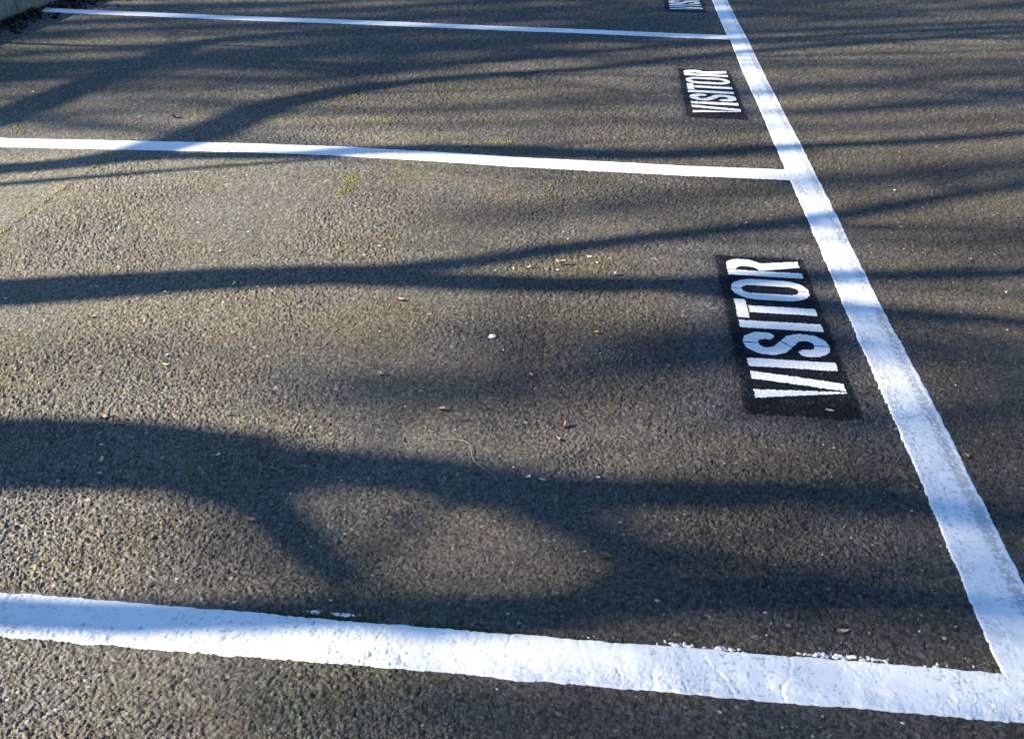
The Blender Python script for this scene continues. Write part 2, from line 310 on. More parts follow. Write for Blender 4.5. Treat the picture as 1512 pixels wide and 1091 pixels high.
M_GRIT = plainmat('pale_grit', (.12, .115, .10), (.48, .46, .42), 12, .7, .4, 0)
M_FLECK = plainmat('old_paint_flecks', (.50, .48, .42), (.78, .77, .72), 150, .7, .3, .3, .0005)
M_TWIG = plainmat('dry_twig', (.16, .12, .08), (.34, .27, .19), 120, .8, .3, .3, .0005)
M_LEAF = {
 'petal': plainmat('bleached_leaf', (.42, .38, .32), (.66, .62, .55), 120, .6, .4, .3, .0005),
 'tan': plainmat('tan_leaf', (.28, .19, .10), (.45, .33, .20), 120, .6, .4, .4, .0005),
 'yellow': plainmat('yellow_leaf', (.45, .36, .10), (.62, .52, .22), 120, .6, .4, .4, .0005),
 'orange': plainmat('orange_leaf', (.28, .14, .05), (.40, .23, .09), 120, .6, .4, .4, .0005),
 'brown': plainmat('brown_leaf', (.17, .09, .045), (.28, .17, .10), 120, .6, .4, .4, .0005),
 'pink': plainmat('pink_leaf', (.22, .115, .09), (.32, .19, .15), 120, .6, .4, .4, .0005),
 'dark': plainmat('dark_leaf', (.007, .0055, .0045), (.022, .016, .011), 40, .7, .3, .4, .0005),
 'grey': plainmat('grey_leaf', (.25, .27, .25), (.38, .40, .37), 90, .6, .4, .4, .0005),
}
M_PAPER = plainmat('white_paper', (.78, .77, .74), (.86, .85, .83), 60, .7, .3, .2, .0005)

# ------------------------------------------------------------------ the asphalt: one sheet, dense where stones can be told apart, out to the horizon
H = 1.55
ys = [1.02]
while ys[-1] < 11.2:
    y = ys[-1]; ys.append(y+max(.0021, ROWPX*(y*y+H*H)/(H*1012)))
ys = np.array([-400, -60, -10, -2, .2, .7, .9, .98] + ys + [11.5, 12.2, 14, 20, 60, 600], np.float64)
half = np.linspace(-1, 1, NCOL)
s = np.concatenate([[-300, -40, -8, -3, -1.7, -1.25, -1.08], half, [1.08, 1.25, 1.7, 3, 8, 40, 300]])
yc = np.clip(ys, .9, 12)
wid = .46*np.sqrt(yc**2+H*H)*1.10+.12           # half width covered finely at each row
wid = np.where(ys > 12, wid[-7], wid)
cen = -.083*yc
X = cen[:, None]+wid[:, None]*s[None, :]
Y = np.repeat(ys[:, None], len(s), 1)
nr, nc = X.shape
X += (rng.random(X.shape)-.5)*.0012*(np.abs(s)[None] <= 1); Y += (rng.random(X.shape)-.5)*.0012*((ys > 1) & (ys < 11.3))[:, None]
h, info = asphalt(X, Y)
m = cover(X, Y)
far = sstep(3.2, 5.0, Y)
h = h*(1-m*(.6+.25*far)) - m*(.0014+.0020*far)
inside = ((np.abs(s) <= 1.0)[None, :] & ((ys > .97) & (ys < 11.3))[:, None])
h = np.where(inside, h, (fbm(X, Y, 1.3, 60, 2)-.5)*.012)
me = mesh_np('parking_lot', np.stack([X, Y, h], -1).reshape(-1, 3), gridfaces(nr, nc))
c = asphalt_col(X, Y, info)
colattr(me, c.reshape(-1, 3))
tag(link('asphalt_ground', me, M_ASPH), kind='structure', label='weathered grey asphalt of the parking bays')

# ------------------------------------------------------------------ painted lines
def paint_line(name, p0, p1, width, seed, label, dens=1.0, thick=.0016, relief=1.0, wear_shade=.25, ridge=False, lip_wear_shade=0.0, bend=None):
    p0 = np.array(p0, float); p1 = np.array(p1, float); Ln = np.linalg.norm(p1-p0); d = (p1-p0)/Ln; n = np.array([-d[1], d[0]])
    t = [0.0]
    while t[-1] < Ln:
        q = p0+d*t[-1]; dist2 = q[0]**2+q[1]**2+H*H
        step = np.clip(.9*(dist2/(H*1012) if abs(d[1]) > .5 else math.sqrt(dist2)/1012), .0025, .03)/dens
        t.append(t[-1]+step)
    t = np.array(t); nw = 44 if width and relief > .8 else 30
    e = np.linspace(-1, 1, nw); e = np.sign(e)*np.abs(e)**.85
    lo = -width/2+wob(t, seed)+(vnoise(t, t*0, .012, seed+2)-.5)*.0035
    hi = width/2+wob(t, seed+9)+(vnoise(t, t*0, .012, seed+3)-.5)*.0035
    off = lo[:, None]+(hi-lo)[:, None]*(e[None]*.5+.5)
    PX = p0[0]+d[0]*t[:, None]+n[0]*off; PY = p0[1]+d[1]*t[:, None]+n[1]*off
    if bend: PY = PY+np.interp(PX, *BEND[bend])-YA
    h, info = asphalt(PX, PY)
    hs = (fbm(PX, PY, 1.3, 60, 2)-.5)*.012
    fill = fbm(PX, PY, .10, seed+20, 2)
    keep = (.14+.34*sstep(.65, .35, fill))*relief
    z = hs+(h-hs)*keep+thick
    z += (fbm(PX, PY, .018, seed+21, 2)-.5)*.0016*relief
    if ridge:      # brushed, lumpy thick paint with cracks running across
        for k, xk in enumerate((-1.05, -.70, -.41, -.36, -.13, .03, .10, .31, .445, .475, .665, .79)):     # wrinkles and cracks across the line
            dep = .0006+.0010*((k*37) % 10)/10
            g = PX-xk-(.03+.05*((k*29) % 5)/5)*(fbm(PX*.4, PY, .06, seed+22+k, 4)-.5)-.9*(PY-YA)*(((k*13) % 7)/7-.5)
            z -= dep*sstep(.0055, .0, np.abs(g))*sstep(.30, .62, vnoise(PX, PY, .05, seed+50+k)); z += dep*.35*sstep(.012, .0, np.abs(g-.010))*vnoise(PX, PY, .03, seed+80+k)
        rough = sstep(.15, -.55, e)[None]*np.ones_like(z)
        z += (h-hs)*rough*.30
        z += (vnoise(PX, PY*.7, .028, seed+24)-.5)*.0030*(.3+rough)
    edge = np.minimum(1+e, 1-e)[None]*width/2
    z = z-sstep(.004, .0, edge)*.0045
    w = np.clip(fbm(PX, PY, .0060, seed+30, 2)+.30*(fbm(PX, PY, .2, seed+31, 2)-.5), 0, 1)
    spec = sstep(.80-wear_shade*.5, .90-wear_shade*.5, w)*sstep(.0, .012, edge)
    if lip_wear_shade:
        band = sstep(.026, .008, np.abs(off+(width/2-.026)))*lip_wear_shade
        spec = np.maximum(spec, sstep(.62, .72, w+.25*band)*band)
        band = sstep(.03, .01, np.abs(off-(width/2-.022)))*lip_wear_shade*.5
        spec = np.maximum(spec, sstep(.66, .76, w+.2*band)*band)
    colp = np.array([.68, .68, .675])*(.93+.10*fbm(PX, PY, .12, seed+33, 2))[..., None]
    colp = colp*(1-.42*spec[..., None])  # specks: worn, dirty paint plus pit shade darkened into the colour
    z -= spec*.0009
    me = mesh_np(name, np.stack([PX, PY, z], -1).reshape(-1, 3), gridfaces(*PX.shape))
    colattr(me, colp.reshape(-1, 3)); smooth(me)
    if d[0] < 0: me.flip_normals()
    return tag(link(name, me, M_PAINT), label, 'painted line')
xe = XD-W_D/2+.004
paint_line('parking_line', (-3.2, YA-.01), (XD+W_D/2+.1, YA+.002), W_A, 100, 'thick cracked white bay line edged with moss and old paint flecks', 1.0, .0032, 1.0, .14, True)
paint_line('parking_line', (-4.45, YA), (xe, YA), W_B, 200, 'white bay line over the moss seam and the smoother asphalt strip', 1.0, .0028, .6, .15, bend=1)
paint_line('parking_line', (KERB_X+.03, YA), (xe, YA), W_C, 300, 'white bay line that ends at the kerb', 1.0, .0032, .5, .15, bend=2)
paint_line('parking_line', (XD-.004, YA-W_A/2+.03+W_A/2), (XD+.012, 12.6), W_D, 400, 'long white line joining the open ends of all the bays', 1.0, .0024, .95, .20, False, 1.0)

# ------------------------------------------------------------------ stencilled VISITOR markings (letters measured in metres: u along the word, v from letter top)
S_LINE = np.array([(.413,.082),(.412,.055),(.392,.030),(.360,.024),(.330,.030),(.307,.055),(.304,.085),(.320,.115),(.360,.140),(.400,.165),(.416,.195),(.412,.226),(.391,.250),(.360,.256),(.330,.250),(.308,.226),(.305,.198)])
def segdist(u, v, P):
    d = np.full(u.shape, 9.)
    for (a, b), (c, e) in zip(P[:-1], P[1:]):
        du, dv = c-a, e-b; t = np.clip(((u-a)*du+(v-b)*dv)/(du*du+dv*dv), 0, 1)
        d = np.minimum(d, np.hypot(u-a-t*du, v-b-t*dv))
    return d
LH = .279
def L_V(u, v):
    k = v/LH
    low = (u > 0+.059*k) & (u < .050+.0175*k); up = (u > .119-.049*k) & (u < .166-.048*k)
    return low & (u < .119-.049*k-.004) | up
def L_I(u, v, a=.197, b=.251): return (u > a) & (u < b)
def L_S(u, v):
    i = segdist(u, v, S_LINE) < .0245
    g = (np.abs(u-.360) < .0026) & ((v < .07) | (v > .21)) | (np.abs((u-.360)+(v-.140)*1.1) < .0038) & (v > .1) & (v < .18)
    return i & ~g
def L_I2(u, v): return (u > .466) & (u < .522)
def L_T(u, v): return (v < .041) & (u > .543) & (u < .692) | (v > .046) & (u > .589) & (u < .643)
def L_O(u, v):
    cu, cv = .785, .1395; hw, hh = .089, .1395
    def rr(a, b, rad):
        qx = np.maximum(np.abs(u-cu)-(a-rad), 0); qy = np.maximum(np.abs(v-cv)-(b-rad*1.15), 0)/1.15
        return np.hypot(qx, qy) < rad
    return rr(hw, hh, .080) & ~rr(.034, .103, .032) & ~(np.abs(u-cu) < .0026)
def L_R(u, v):
    stem = (u > .906) & (u < .955)
    a = np.clip(u-.959, 0, 1)
    rad = np.hypot(np.maximum(.055-v, 0)/.055, np.maximum(a-.046, 0)/.056) < 1
    bowl = (u > .959) & (v < .142) & (u < 1.060-.028*sstep(.085, .135, v)) & rad
    cnt = ((v-.076)/.042)**2+(a/.036)**2 < 1
    k = np.clip((v-.142)/.137, 0, 1)
    leg = (v >= .130) & (u > .962+.046*k) & (u < 1.030+.037*k)
    return stem | (bowl & ~cnt) | leg
LETTERS = [('V', L_V, 0, .168), ('I', L_I, .19, .26), ('S', L_S, .27, .45), ('I', L_I2, .46, .53), ('T', L_T, .54, .70), ('O', L_O, .69, .88), ('R', L_R, .90, 1.075)]
def cellmesh(name, x0, x1, y0, y1, res, resy, fn, zfn, cfn):
    nx = int((x1-x0)/res)+1; ny = int((y1-y0)/resy)+1
    gx = x0+np.arange(nx+1)*res; gy = y0+np.arange(ny+1)*resy
    PX, PY = np.meshgrid(gx, gy)
    k = fn(PX[:-1, :-1]+res/2, PY[:-1, :-1]+resy/2)
    f = gridfaces(ny+1, nx+1)[k.ravel()]
    use, inv = np.unique(f, return_inverse=True); f = inv.reshape(-1, 4)
    x = PX.ravel()[use]; y = PY.ravel()[use]
    me = mesh_np(name, np.stack([x, y, zfn(x, y)], -1), f)
    colattr(me, cfn(x, y)); smooth(me); return me
PLACE = ['crisp white VISITOR stencil on black paint in the bay with the paper scrap', 'white VISITOR stencil on black paint in the bay whose lines reach kerb and seam', 'white VISITOR stencil on black paint beyond the line that ends at the kerb']
for q, (sx, sy) in enumerate(STENCILS):
    root = bpy.data.objects.new('stencil_marking', None); COL.objects.link(root); root.location = (sx, sy, 0)
    tag(root, PLACE[q], 'ground marking', 'stencilled bay markings'); root.empty_display_size = .1
    res = (.0024, .004, .006)[q]; resy = (.0030, .007, .012)[q]
    lift = (0, .0012, .0018)[q]
    def inpatch(x, y):
        ax = np.minimum(x-(sx+PATCH[0]), sx+PATCH[1]-x); ay = np.minimum(y-(sy+PATCH[2]), sy+PATCH[3]-y)
        return np.minimum(ax, ay)+(fbm(x, y, .02, 500+q, 2)-.5)*.014+(hash2(np.floor(x/.0040), np.floor(y/.0040), 501+q)-.5)*.010 > 0
    def zp(x, y):
        h, i = asphalt(x, y); hs = (fbm(x, y, 1.3, 60, 2)-.5)*.012
        return hs+(h-hs)*.70+.0010+lift
    def zl(x, y):
        h, i = asphalt(x, y); hs = (fbm(x, y, 1.3, 60, 2)-.5)*.012
        return hs+(h-hs)*.35+.0026+lift*1.4
    def cp(x, y):
        ax = np.minimum(x-(sx+PATCH[0]), sx+PATCH[1]-x); ay = np.minimum(y-(sy+PATCH[2]), sy+PATCH[3]-y); e_ = np.minimum(ax, ay)
        v = .75+.5*fbm(x, y, .03, 510+q, 2)+1.6*sstep(.64, .76, fbm(x, y, .012, 511+q, 2)+.10*sstep(.03, .0, e_))
        return np.array([.0085, .0095, .0130])*v[:, None]
    def cl(x, y):
        w = sstep(.70, .82, fbm(x, y, .008, 520+q, 2))*.28
        return np.array([.67, .67, .66])*((.92+.1*fbm(x, y, .05, 521, 2))*(1-w))[:, None]
    me = cellmesh('black_patch', sx+PATCH[0]-.02, sx+PATCH[1]+.02, sy+PATCH[2]-.02, sy+PATCH[3]+.02, res, resy, inpatch, zp, cp)
    o = link('black_patch', me, M_BLACK, root); o.location = (-sx, -sy, 0)
    for ch, fn, a, b in LETTERS:
        def inl(x, y):
            u = y-sy+(vnoise(x, y, .006, 530+q)-.5)*.0035; v = x-sx+(vnoise(x, y, .006, 540+q)-.5)*.0035
            return fn(u, v) & (v > 0) & (v < LH)
        me = cellmesh('letter', sx-.006, sx+LH+.006, sy+a-.006, sy+b+.006, res, resy, inl, zl, cl)
        o = link('letter', me, M_PAINT, root); o.location = (-sx, -sy, 0)
        o['label'] = 'white stencilled letter '+ch

# ------------------------------------------------------------------ kerb and verge
kroot = bpy.data.objects.new('kerb', None); COL.objects.link(kroot); kroot.location = (KERB_X, 0, 0); tag(kroot, kind='structure', label='grey concrete kerb along the heads of the bays')
prof = [(0, -.06), (0.0, .0), (-.012, .17), (-.02, .195), (-.04, .207), (-.16, .212), (-.18, .205), (-.19, .18), (-.19, -.06)]
def kerb_mesh(Ln, seed):
    r = np.random.default_rng(seed); ny = 14; v = []
    for i in range(ny):
        y = (i/(ny-1))*(Ln-.008)+.004
        for (a, b) in prof: v.append((a+(r.random()-.5)*.004-(.006 if i in (0, ny-1) else 0), y, b+(r.random()-.5)*.003-(.004 if i in (0, ny-1) and b > .1 else 0)))
    k = len(prof); f = gridfaces(ny, k)
    me = mesh_np('kerb_stone', v, f)
    bmv = [list(range(k)), list(range((ny-1)*k, ny*k))[::-1]]
    import bmesh
    bm = bmesh.new(); bm.from_mesh(me); bm.verts.ensure_lookup_table()
    for cap in bmv: bm.faces.new([bm.verts[i] for i in cap])
    bmesh.ops.recalc_face_normals(bm, faces=bm.faces); bm.to_mesh(me); bm.free(); return me
km = [kerb_mesh(1.2, 5+i) for i in range(3)]
for i in range(16):
    o = link('kerb_stone', km[i % 3], M_KERB, kroot); o.location = (0, -3+i*1.2, 0)
gx = np.concatenate([[-300, -80, -40], np.linspace(-25, KERB_X-.185, 46)]); gy = np.concatenate([[-300, -60], np.linspace(-14, 24, 70), [60, 300]])
VX, VY = np.meshgrid(gx, gy); VZ = .19+(fbm(VX, VY, 2.2, 80, 3)-.5)*.16*sstep(0, 1, KERB_X-.185-VX)-.02
me = mesh_np('verge', np.stack([VX, VY, VZ], -1).reshape(-1, 3), gridfaces(*VX.shape)); smooth(me)
tag(link('verge', me, M_SOIL), kind='structure', label='bare soil verge behind the kerb')

# ------------------------------------------------------------------ bare trees on the verge; their boughs throw the shadows across the bays
TAN = math.tan(SUN_EL)
def tube(P, R, sides):
    P = np.asarray(P, float); R = np.asarray(R, float); n = len(P)
    T = np.gradient(P, axis=0); T /= np.linalg.norm(T, axis=1)[:, None]+1e-9
    ref = np.array([0.3, .9, .2]); ref /= np.linalg.norm(ref)
    a = np.cross(T, ref); a /= np.linalg.norm(a, axis=1)[:, None]+1e-9; b = np.cross(T, a)
    ang = np.arange(sides)/sides*2*math.pi
    V = P[:, None]+R[:, None, None]*(a[:, None]*np.cos(ang)[None, :, None]+b[:, None]*np.sin(ang)[None, :, None])
    i = np.arange(n*sides).reshape(n, sides); j = np.roll(i, -1, 1)
    F = np.stack([i[:-1], j[:-1], j[1:], i[1:]], -1).reshape(-1, 4)
    cap = np.array([[n*sides-sides, n*sides-sides+sides//3, n*sides-sides+2*sides//3]])
    return V.reshape(-1, 3), F, cap
def resample(P, R, step):
    P = np.asarray(P, float); R = np.asarray(R, float)
    d = np.concatenate([[0], np.cumsum(np.linalg.norm(np.diff(P, axis=0), axis=1))])
    n = max(3, int(d[-1]/step)+1); t = np.linspace(0, d[-1], n)
    # smooth spline through the points (Catmull-Rom on each axis)
    out = []
    for k in range(P.shape[1]):
        m_ = np.gradient(P[:, k], d); i = np.clip(np.searchsorted(d, t)-1, 0, len(d)-2); hh = d[i+1]-d[i]; s_ = (t-d[i])/hh
        out.append((2*s_**3-3*s_**2+1)*P[i, k]+(s_**3-2*s_**2+s_)*hh*m_[i]+(-2*s_**3+3*s_**2)*P[i+1, k]+(s_**3-s_**2)*hh*m_[i+1])
    return np.stack(out, -1), np.interp(t, d, R)
class Twigs:
    def __init__(s): s.v = []; s.f = []; s.t = []; s.n = 0
    def add(s, P, R, sides=4):
        V, F, C = tube(P, R, sides); s.v.append(V); s.f.append(F+s.n); s.t.append(C+s.n); s.n += len(V)
    def build(s, name, parent):
        if not s.v: return
        me = mesh_np(name, np.concatenate(s.v), np.concatenate(s.f), np.concatenate(s.t)); smooth(me)
        o = link(name, me, M_BARK, parent); o['kind'] = 'stuff'; return o
def single(P, R, sides, name, parent, disp=.0):
    V, F, C = tube(P, R, sides); me = mesh_np(name, V, F, C); smooth(me); o = link(name, me, M_BARK, parent); o.matrix_parent_inverse = Matrix(); o.location = -parent.location; return o
def lift(pts, base, depth):
    """ground shadow points -> points in the tree: each lies on the sun's ray to its shadow"""
    P = []; R = []; base = np.array(base[:2])
    for k, (x, y, r) in enumerate(pts):
        al = (np.array([x, y])-base)@A2; dd = depth[0]+(depth[1]-depth[0])*k/max(1, len(pts)-1)
        z = max(.2, (al-dd))*TAN
        P.append((x-A2[0]*z/TAN, y-A2[1]*z/TAN, z)); R.append(r)
    return np.array(P), np.array(R)
def spray(tw, P, R, r, start_z, dens, lscale=1.0, level=0):
    """small boughs and twigs leaving a limb"""
    d = np.concatenate([[0], np.cumsum(np.linalg.norm(np.diff(P, axis=0), axis=1))])
    n = int(d[-1]*dens)
    for k in range(n):
        t = r.random()*d[-1]; i = min(len(P)-2, max(0, np.searchsorted(d, t)-1))
        p = P[i]+(P[i+1]-P[i])*((t-d[i])/(d[i+1]-d[i]+1e-9))
        if p[2] < start_z+r.random()*.8: continue
        tdir = (P[i+1]-P[i])/np.linalg.norm(P[i+1]-P[i])
        q = r.normal(size=3); q -= tdir*(q@tdir); q /= np.linalg.norm(q)
        dr = tdir*.55+q*.75+np.array([0, 0, .35]); dr /= np.linalg.norm(dr)
        ln = (.35+.9*r.random())*lscale; rad = min(R[i]*.5, .005+.014*r.random()*lscale)
        pts = [p]; m_ = 5
        for j in range(m_):
            dr = dr+r.normal(size=3)*.16+np.array([0, 0, .05]); dr /= np.linalg.norm(dr); pts.append(pts[-1]+dr*ln/m_)
        pts = np.array(pts); rr = np.linspace(rad, rad*.3, m_+1); tw.add(pts, rr, 4)
        if level < 1: spray(tw, pts, rr, r, start_z, 3.2/lscale, lscale*.5, level+1)
TREE_LABEL = {'A': ('thick forking bare tree on the verge behind the kerb', (-7.6, .75)), 'L': ('slender bare sapling beside the thick forking tree', (-7.4, .25)),
 'B': ('straight bare tree that forks into two long boughs', (-7.6, 1.9)), 'C': ('bare tree with one bough arching far to the side', (-8.0, 2.9)),
 'D': ('leaning bare tree on the verge near the kerb end', (-7.8, 3.5))}
for key, d in NEAR.items():
    label, base = TREE_LABEL[key]
    base = (base[0], base[1], .12); r = np.random.default_rng(ord(key))
    root = bpy.data.objects.new('bare_tree', None); COL.objects.link(root); root.location = base; tag(root, label, 'tree', 'bare trees along the verge')
    P, R = lift(d['trunk'], base, (0, 0))
    foot = np.array(base); first = P[0]
    up = np.array([foot+np.array([0, 0, -.25]), foot, foot*.55+first*.45+np.array([0, 0, .0])]); r0 = R[0]
    P = np.concatenate([up, P]); R = np.concatenate([[r0*1.75, r0*1.45, r0*1.12], R])
    P, R = resample(P, R, .12)
    R = R*(1+.05*r.normal(size=len(R)))
    single(P, R, 14, 'trunk', root)
    tw = Twigs()
    top = None
    for li, l in enumerate(d['limbs']):
        dep = (0, (-.9, .7, -.5, 1.0, .3)[li % 5]); P2, R2 = lift(l, base, dep)
        if l[-1][0] > 1.0:      # carry the bough on, upwards and out, past the last shadow in view
            dr = P2[-1]-P2[-2]; dr /= np.linalg.norm(dr); p = P2[-1]; ext = []; er = []
            for j in range(5):
                dr = dr+np.array([0, 0, .12])+r.normal(size=3)*.12; dr /= np.linalg.norm(dr); p = p+dr*.55; ext.append(p); er.append(R2[-1]*(1-.16*(j+1)))
            P2 = np.concatenate([P2, ext]); R2 = np.concatenate([R2, er])
        P2, R2 = resample(P2, R2, .10); R2 = np.maximum(R2, .006)
        if l[-1][0] <= 1.0: R2 = R2*np.linspace(1, .55, len(R2))
        R2 = R2*(1+.06*r.normal(size=len(R2)))
        single(P2, R2, 10, 'limb', root)
        spray(tw, P2, R2, r, 2.4, TWIG_DENS, 1.1)
    o = tw.build('twigs', root)
    if o: o.location = -root.location
# two bigger trees farther back; boughs hang from their crowns back over the bays
def extra_soft(key, r):  # random unseen boughs, added for more soft shade over the bays
    out = []
    for k in range(EXTRA if key == 'E' else EXTRA*3):
        a = math.radians(r.normal(12, 7)); l = []
        if key == 'F' and k % 3:        # boughs reaching in from the trunk side, thinning to their tips
            x = r.uniform(-6.2, -5.2); y = r.uniform(4.6, 9.2); rad = r.uniform(.04, .09); n = r.integers(5, 9)
            for j in range(n):
                l.append((x, y, rad*(1-.75*j/(n-1)))); a += r.normal()*.09; x += .85*math.cos(a); y += .85*math.sin(a)
            out.append(l[::-1]); continue
        y = r.uniform(1.5, 5.2) if key == 'E' else r.uniform(4.9, 10.5)
        x = r.uniform(.3, 1.9) if key == 'E' else r.uniform(-.4, 1.8)
        rad = r.uniform(.02, .06)
        for j in range(7):
            l.append((x, y, rad*(.35+.65*min(1, j/2)))); a += r.normal()*.09; x += .75*math.cos(a); y += .75*math.sin(a)
        while x < 2.2+.25*y: l.append((x, y, rad*.8)); x += .8; y += .16
        out.append(l)
    return out
BIG = {'E': ((-25.0, -4.8, .1), 'big spreading bare tree well back from the kerb', 14.2), 'F': ((-23.0, 8.4, .1), 'tall bare tree set back beyond the leaning tree', 13.8)}
for key, (base, label, ztop) in BIG.items():
    r = np.random.default_rng(ord(key)+3)
    root = bpy.data.objects.new('bare_tree', None); COL.objects.link(root); root.location = base; tag(root, label, 'tree', 'bare trees along the verge')
    foot = np.array(base); P = np.array([foot+[0, 0, -.3], foot, foot+[.05, .1, 2], foot+[-.1, .0, 4.5], foot+[.1, .05, ztop*.85], foot+[.0, 0, ztop+2]])
    P, R = resample(P, np.array([.40, .33, .24, .2, .16, .05]), .25); single(P, R, 14, 'trunk', root)
    tw = Twigs(); tops = P[P[:, 2] > ztop*.8]
    for li, l in enumerate(SOFT[key]+extra_soft(key, r)):
        P2, R2 = lift(l, base, (-.6+.3*(li % 7), -.3+.2*(li % 5)))
        a = tops[(li*3) % len(tops)]; e = P2[-1]
        mid = [a, a*.6+e*.4+np.array([.4, 0, .9]), a*.2+e*.8+np.array([.25, 0, .55])]
        Pn = np.concatenate([mid, P2[::-1]]); Rn = np.concatenate([[.11, .085, .07], R2[::-1]])
        Pn, Rn = resample(Pn, Rn, .15); Rn = np.maximum(Rn*(1+.06*r.normal(size=len(Rn))), .006)
        single(Pn, Rn, 8, 'limb', root)
        spray(tw, Pn, Rn, r, 3.5, TWIG_DENS*1.0, 1.3)
    for k in range(9):      # rest of the crown
        a = tops[r.integers(len(tops))]; ang = r.random()*6.28; dr = np.array([math.cos(ang), math.sin(ang), .6]); pts = [a]
        for j in range(6): dr = dr+r.normal(size=3)*.15+np.array([0, 0, .06]); dr /= np.linalg.norm(dr); pts.append(pts[-1]+dr*.7)
        Pn, Rn = resample(np.array(pts), np.linspace(.09, .015, 7), .2); single(Pn, Rn, 8, 'limb', root); spray(tw, Pn, Rn, r, 3.5, 2.0, 1.3)
    o = tw.build('twigs', root)
    if o: o.location = -root.location

# ------------------------------------------------------------------ small things on the ground
def zground(x, y):
    h, _ = asphalt(np.array([x]), np.array([y])); return float(h[0])
def leaf_mesh(L, W, curl, twist, seed, tip=1.0):
    r = np.random.default_rng(seed); nu, nv = 9, 5; v = []
    for i in range(nu):
        t = i/(nu-1); w = W*math.sin(math.pi*min(1, .04+.96*t)**.8)**.8*(1-.15*t)+W*.03
        w *= 1+.12*r.normal()
        for j in range(nv):
            q = j/(nv-1)*2-1
            z = curl*L*((t-.5)**2*1.6-.1)+curl*abs(q)**1.6*w*.9+twist*q*w*(t-.5)+r.normal()*L*.008
            v.append(((t-.5)*L*(1-.25*curl), q*w*.5*(1-.3*curl), z))
    z0 = min(p[2] for p in v); v = [(a, b, c_-z0) for a, b, c_ in v]
    me = mesh_np('leaf', v, gridfaces(nu, nv)); smooth(me); return me
LK = {'tan_curl': ('tan', .046, .024, .75), 'petal': ('petal', .015, .008, .35), 'greyleaf': ('grey', .032, .018, .5), 'yellow': ('yellow', .030, .010, .35), 'orange': ('orange', .024, .013, .5),
      'brown': ('brown', .038, .019, .45), 'pink': ('pink', .026, .015, .4), 'curl': ('petal', .024, .014, .8), 'tan': ('tan', .030, .014, .4), 'red': ('pink', .032, .018, .5), 'round': ('brown', .024, .02, .5), 'darkleaf': ('dark', .06, .022, .6)}
NAMED = {0: 'curled tan leaf next to a bleached scrap in the shade of the straight tree', 2: 'grey green leaf lying just right of the curled tan leaf', 6: 'narrow yellow leaf beside a white leaf scrap on sunlit asphalt', 7: 'small orange leaf above the long straight shadow',
 8: 'brown leaf just below the long straight shadow', 9: 'pinkish leaf lying below the white paper scrap', 10: 'pinkish leaf beside the crisp VISITOR stencil', 11: 'pale curled leaf with a dark shadowed side', 13: 'tan leaf on the bright asphalt near the smooth strip',
 14: 'brown leaf at the edge of the thick trunk shadow', 16: 'reddish leaf scrap between twig and paper', 17: 'reddish crumpled leaf by the thin curved twig', 18: 'tan leaf at the lower edge of the thick trunk shadow', 19: 'flat brown leaf near the cracked white line', 20: 'small tan leaf lying on the black stencil patch',
 21: 'round brown leaf touching the long white line', 22: 'dull tan leaf near the corner of the two white lines', 23: 'orange leaf near the pale halo of the crisp stencil', 24: 'pinkish leaf scrap next to the reddish crumpled leaf', 26: 'long dark curled leaf beyond the line over the seam', 43: 'tan leaf beside the long dark curled leaf'}
pet = [leaf_mesh(.015*(1+.15*k), .008*(1+.1*k), .25+.15*k, .3*k, 60+k) for k in range(4)]
r = np.random.default_rng(5)
for i, (k, x, y) in enumerate(LITTER):
    mk, L_, W_, cu = LK[k]
    far_s = 1+.06*max(0, y-3)
    if k == 'petal':
        me = pet[i % 4]; o = link('leaf_scrap', me, M_LEAF['petal']); o.scale = (far_s,)*3
        tag(o, 'small bleached leaf scrap lying on the asphalt', 'leaf scrap', 'bleached leaf scraps on the asphalt')
    else:
        o = link('fallen_leaf', leaf_mesh(L_, W_, cu, .4*(r.random()-.5), 200+i), M_LEAF[mk]); tag(o, NAMED[i], 'leaf', 'fallen leaves on the asphalt')
    o.location = (x, y, zground(x, y)+.0022); o.rotation_euler = (r.normal()*.12, r.normal()*.12, r.random()*6.28 if k not in ('tan_curl', 'brown', 'tan', 'yellow') else r.normal()*.3)
# paper
x, y = PAPER[0]
v = [(-.0105, -.010, .001), (.011, -.009, .002), (.0112, .0095, .0035), (-.0095, .011, .002), (0, 0, .0045), (-.0105, -.010, .0002), (.011, -.009, .0012), (.0112, .0095, .0027), (-.0095, .011, .0012)]
me = mesh_np('paper_scrap', v, np.array([[3, 2, 7, 8], [0, 3, 8, 5], [1, 0, 5, 6], [2, 1, 6, 7]]), np.array([[0, 1, 4], [1, 2, 4], [2, 3, 4], [3, 0, 4]]))
o = tag(link('paper_scrap', me, M_PAPER), 'small square scrap of white paper on the asphalt', 'paper'); o.location = (x, y, zground(x, y)+.002)
# twigs
TWL = {0: 'long thin curved twig at the edge of the thick trunk shadow', 1: 'short pale twig in the shade left of the grey green leaf', 4: 'bent twig lying inside the thick trunk shadow'}
for i, t in enumerate(TWIGS):
    P = np.array([(a, b, zground(a, b)+.0045+.002*(k % 2)) for k, (a, b) in enumerate(t)])
    if len(P) == 2: P = np.array([P[0], (P[0]+P[1])/2+[.001, .001, .001], P[1]])
    c0 = P.mean(0); c0[2] = P[:, 2].min(); Pr, Rr = resample(P-c0, np.linspace(.0010, .0006, len(P)), .006)
    V, F, C = tube(Pr, Rr, 5); me = mesh_np('twig', V, F, C); smooth(me)
    o = link('twig', me, M_TWIG); o.location = c0; tag(o, TWL.get(i, 'short straw coloured twig lying on the asphalt'), 'twig', 'twigs on the asphalt')
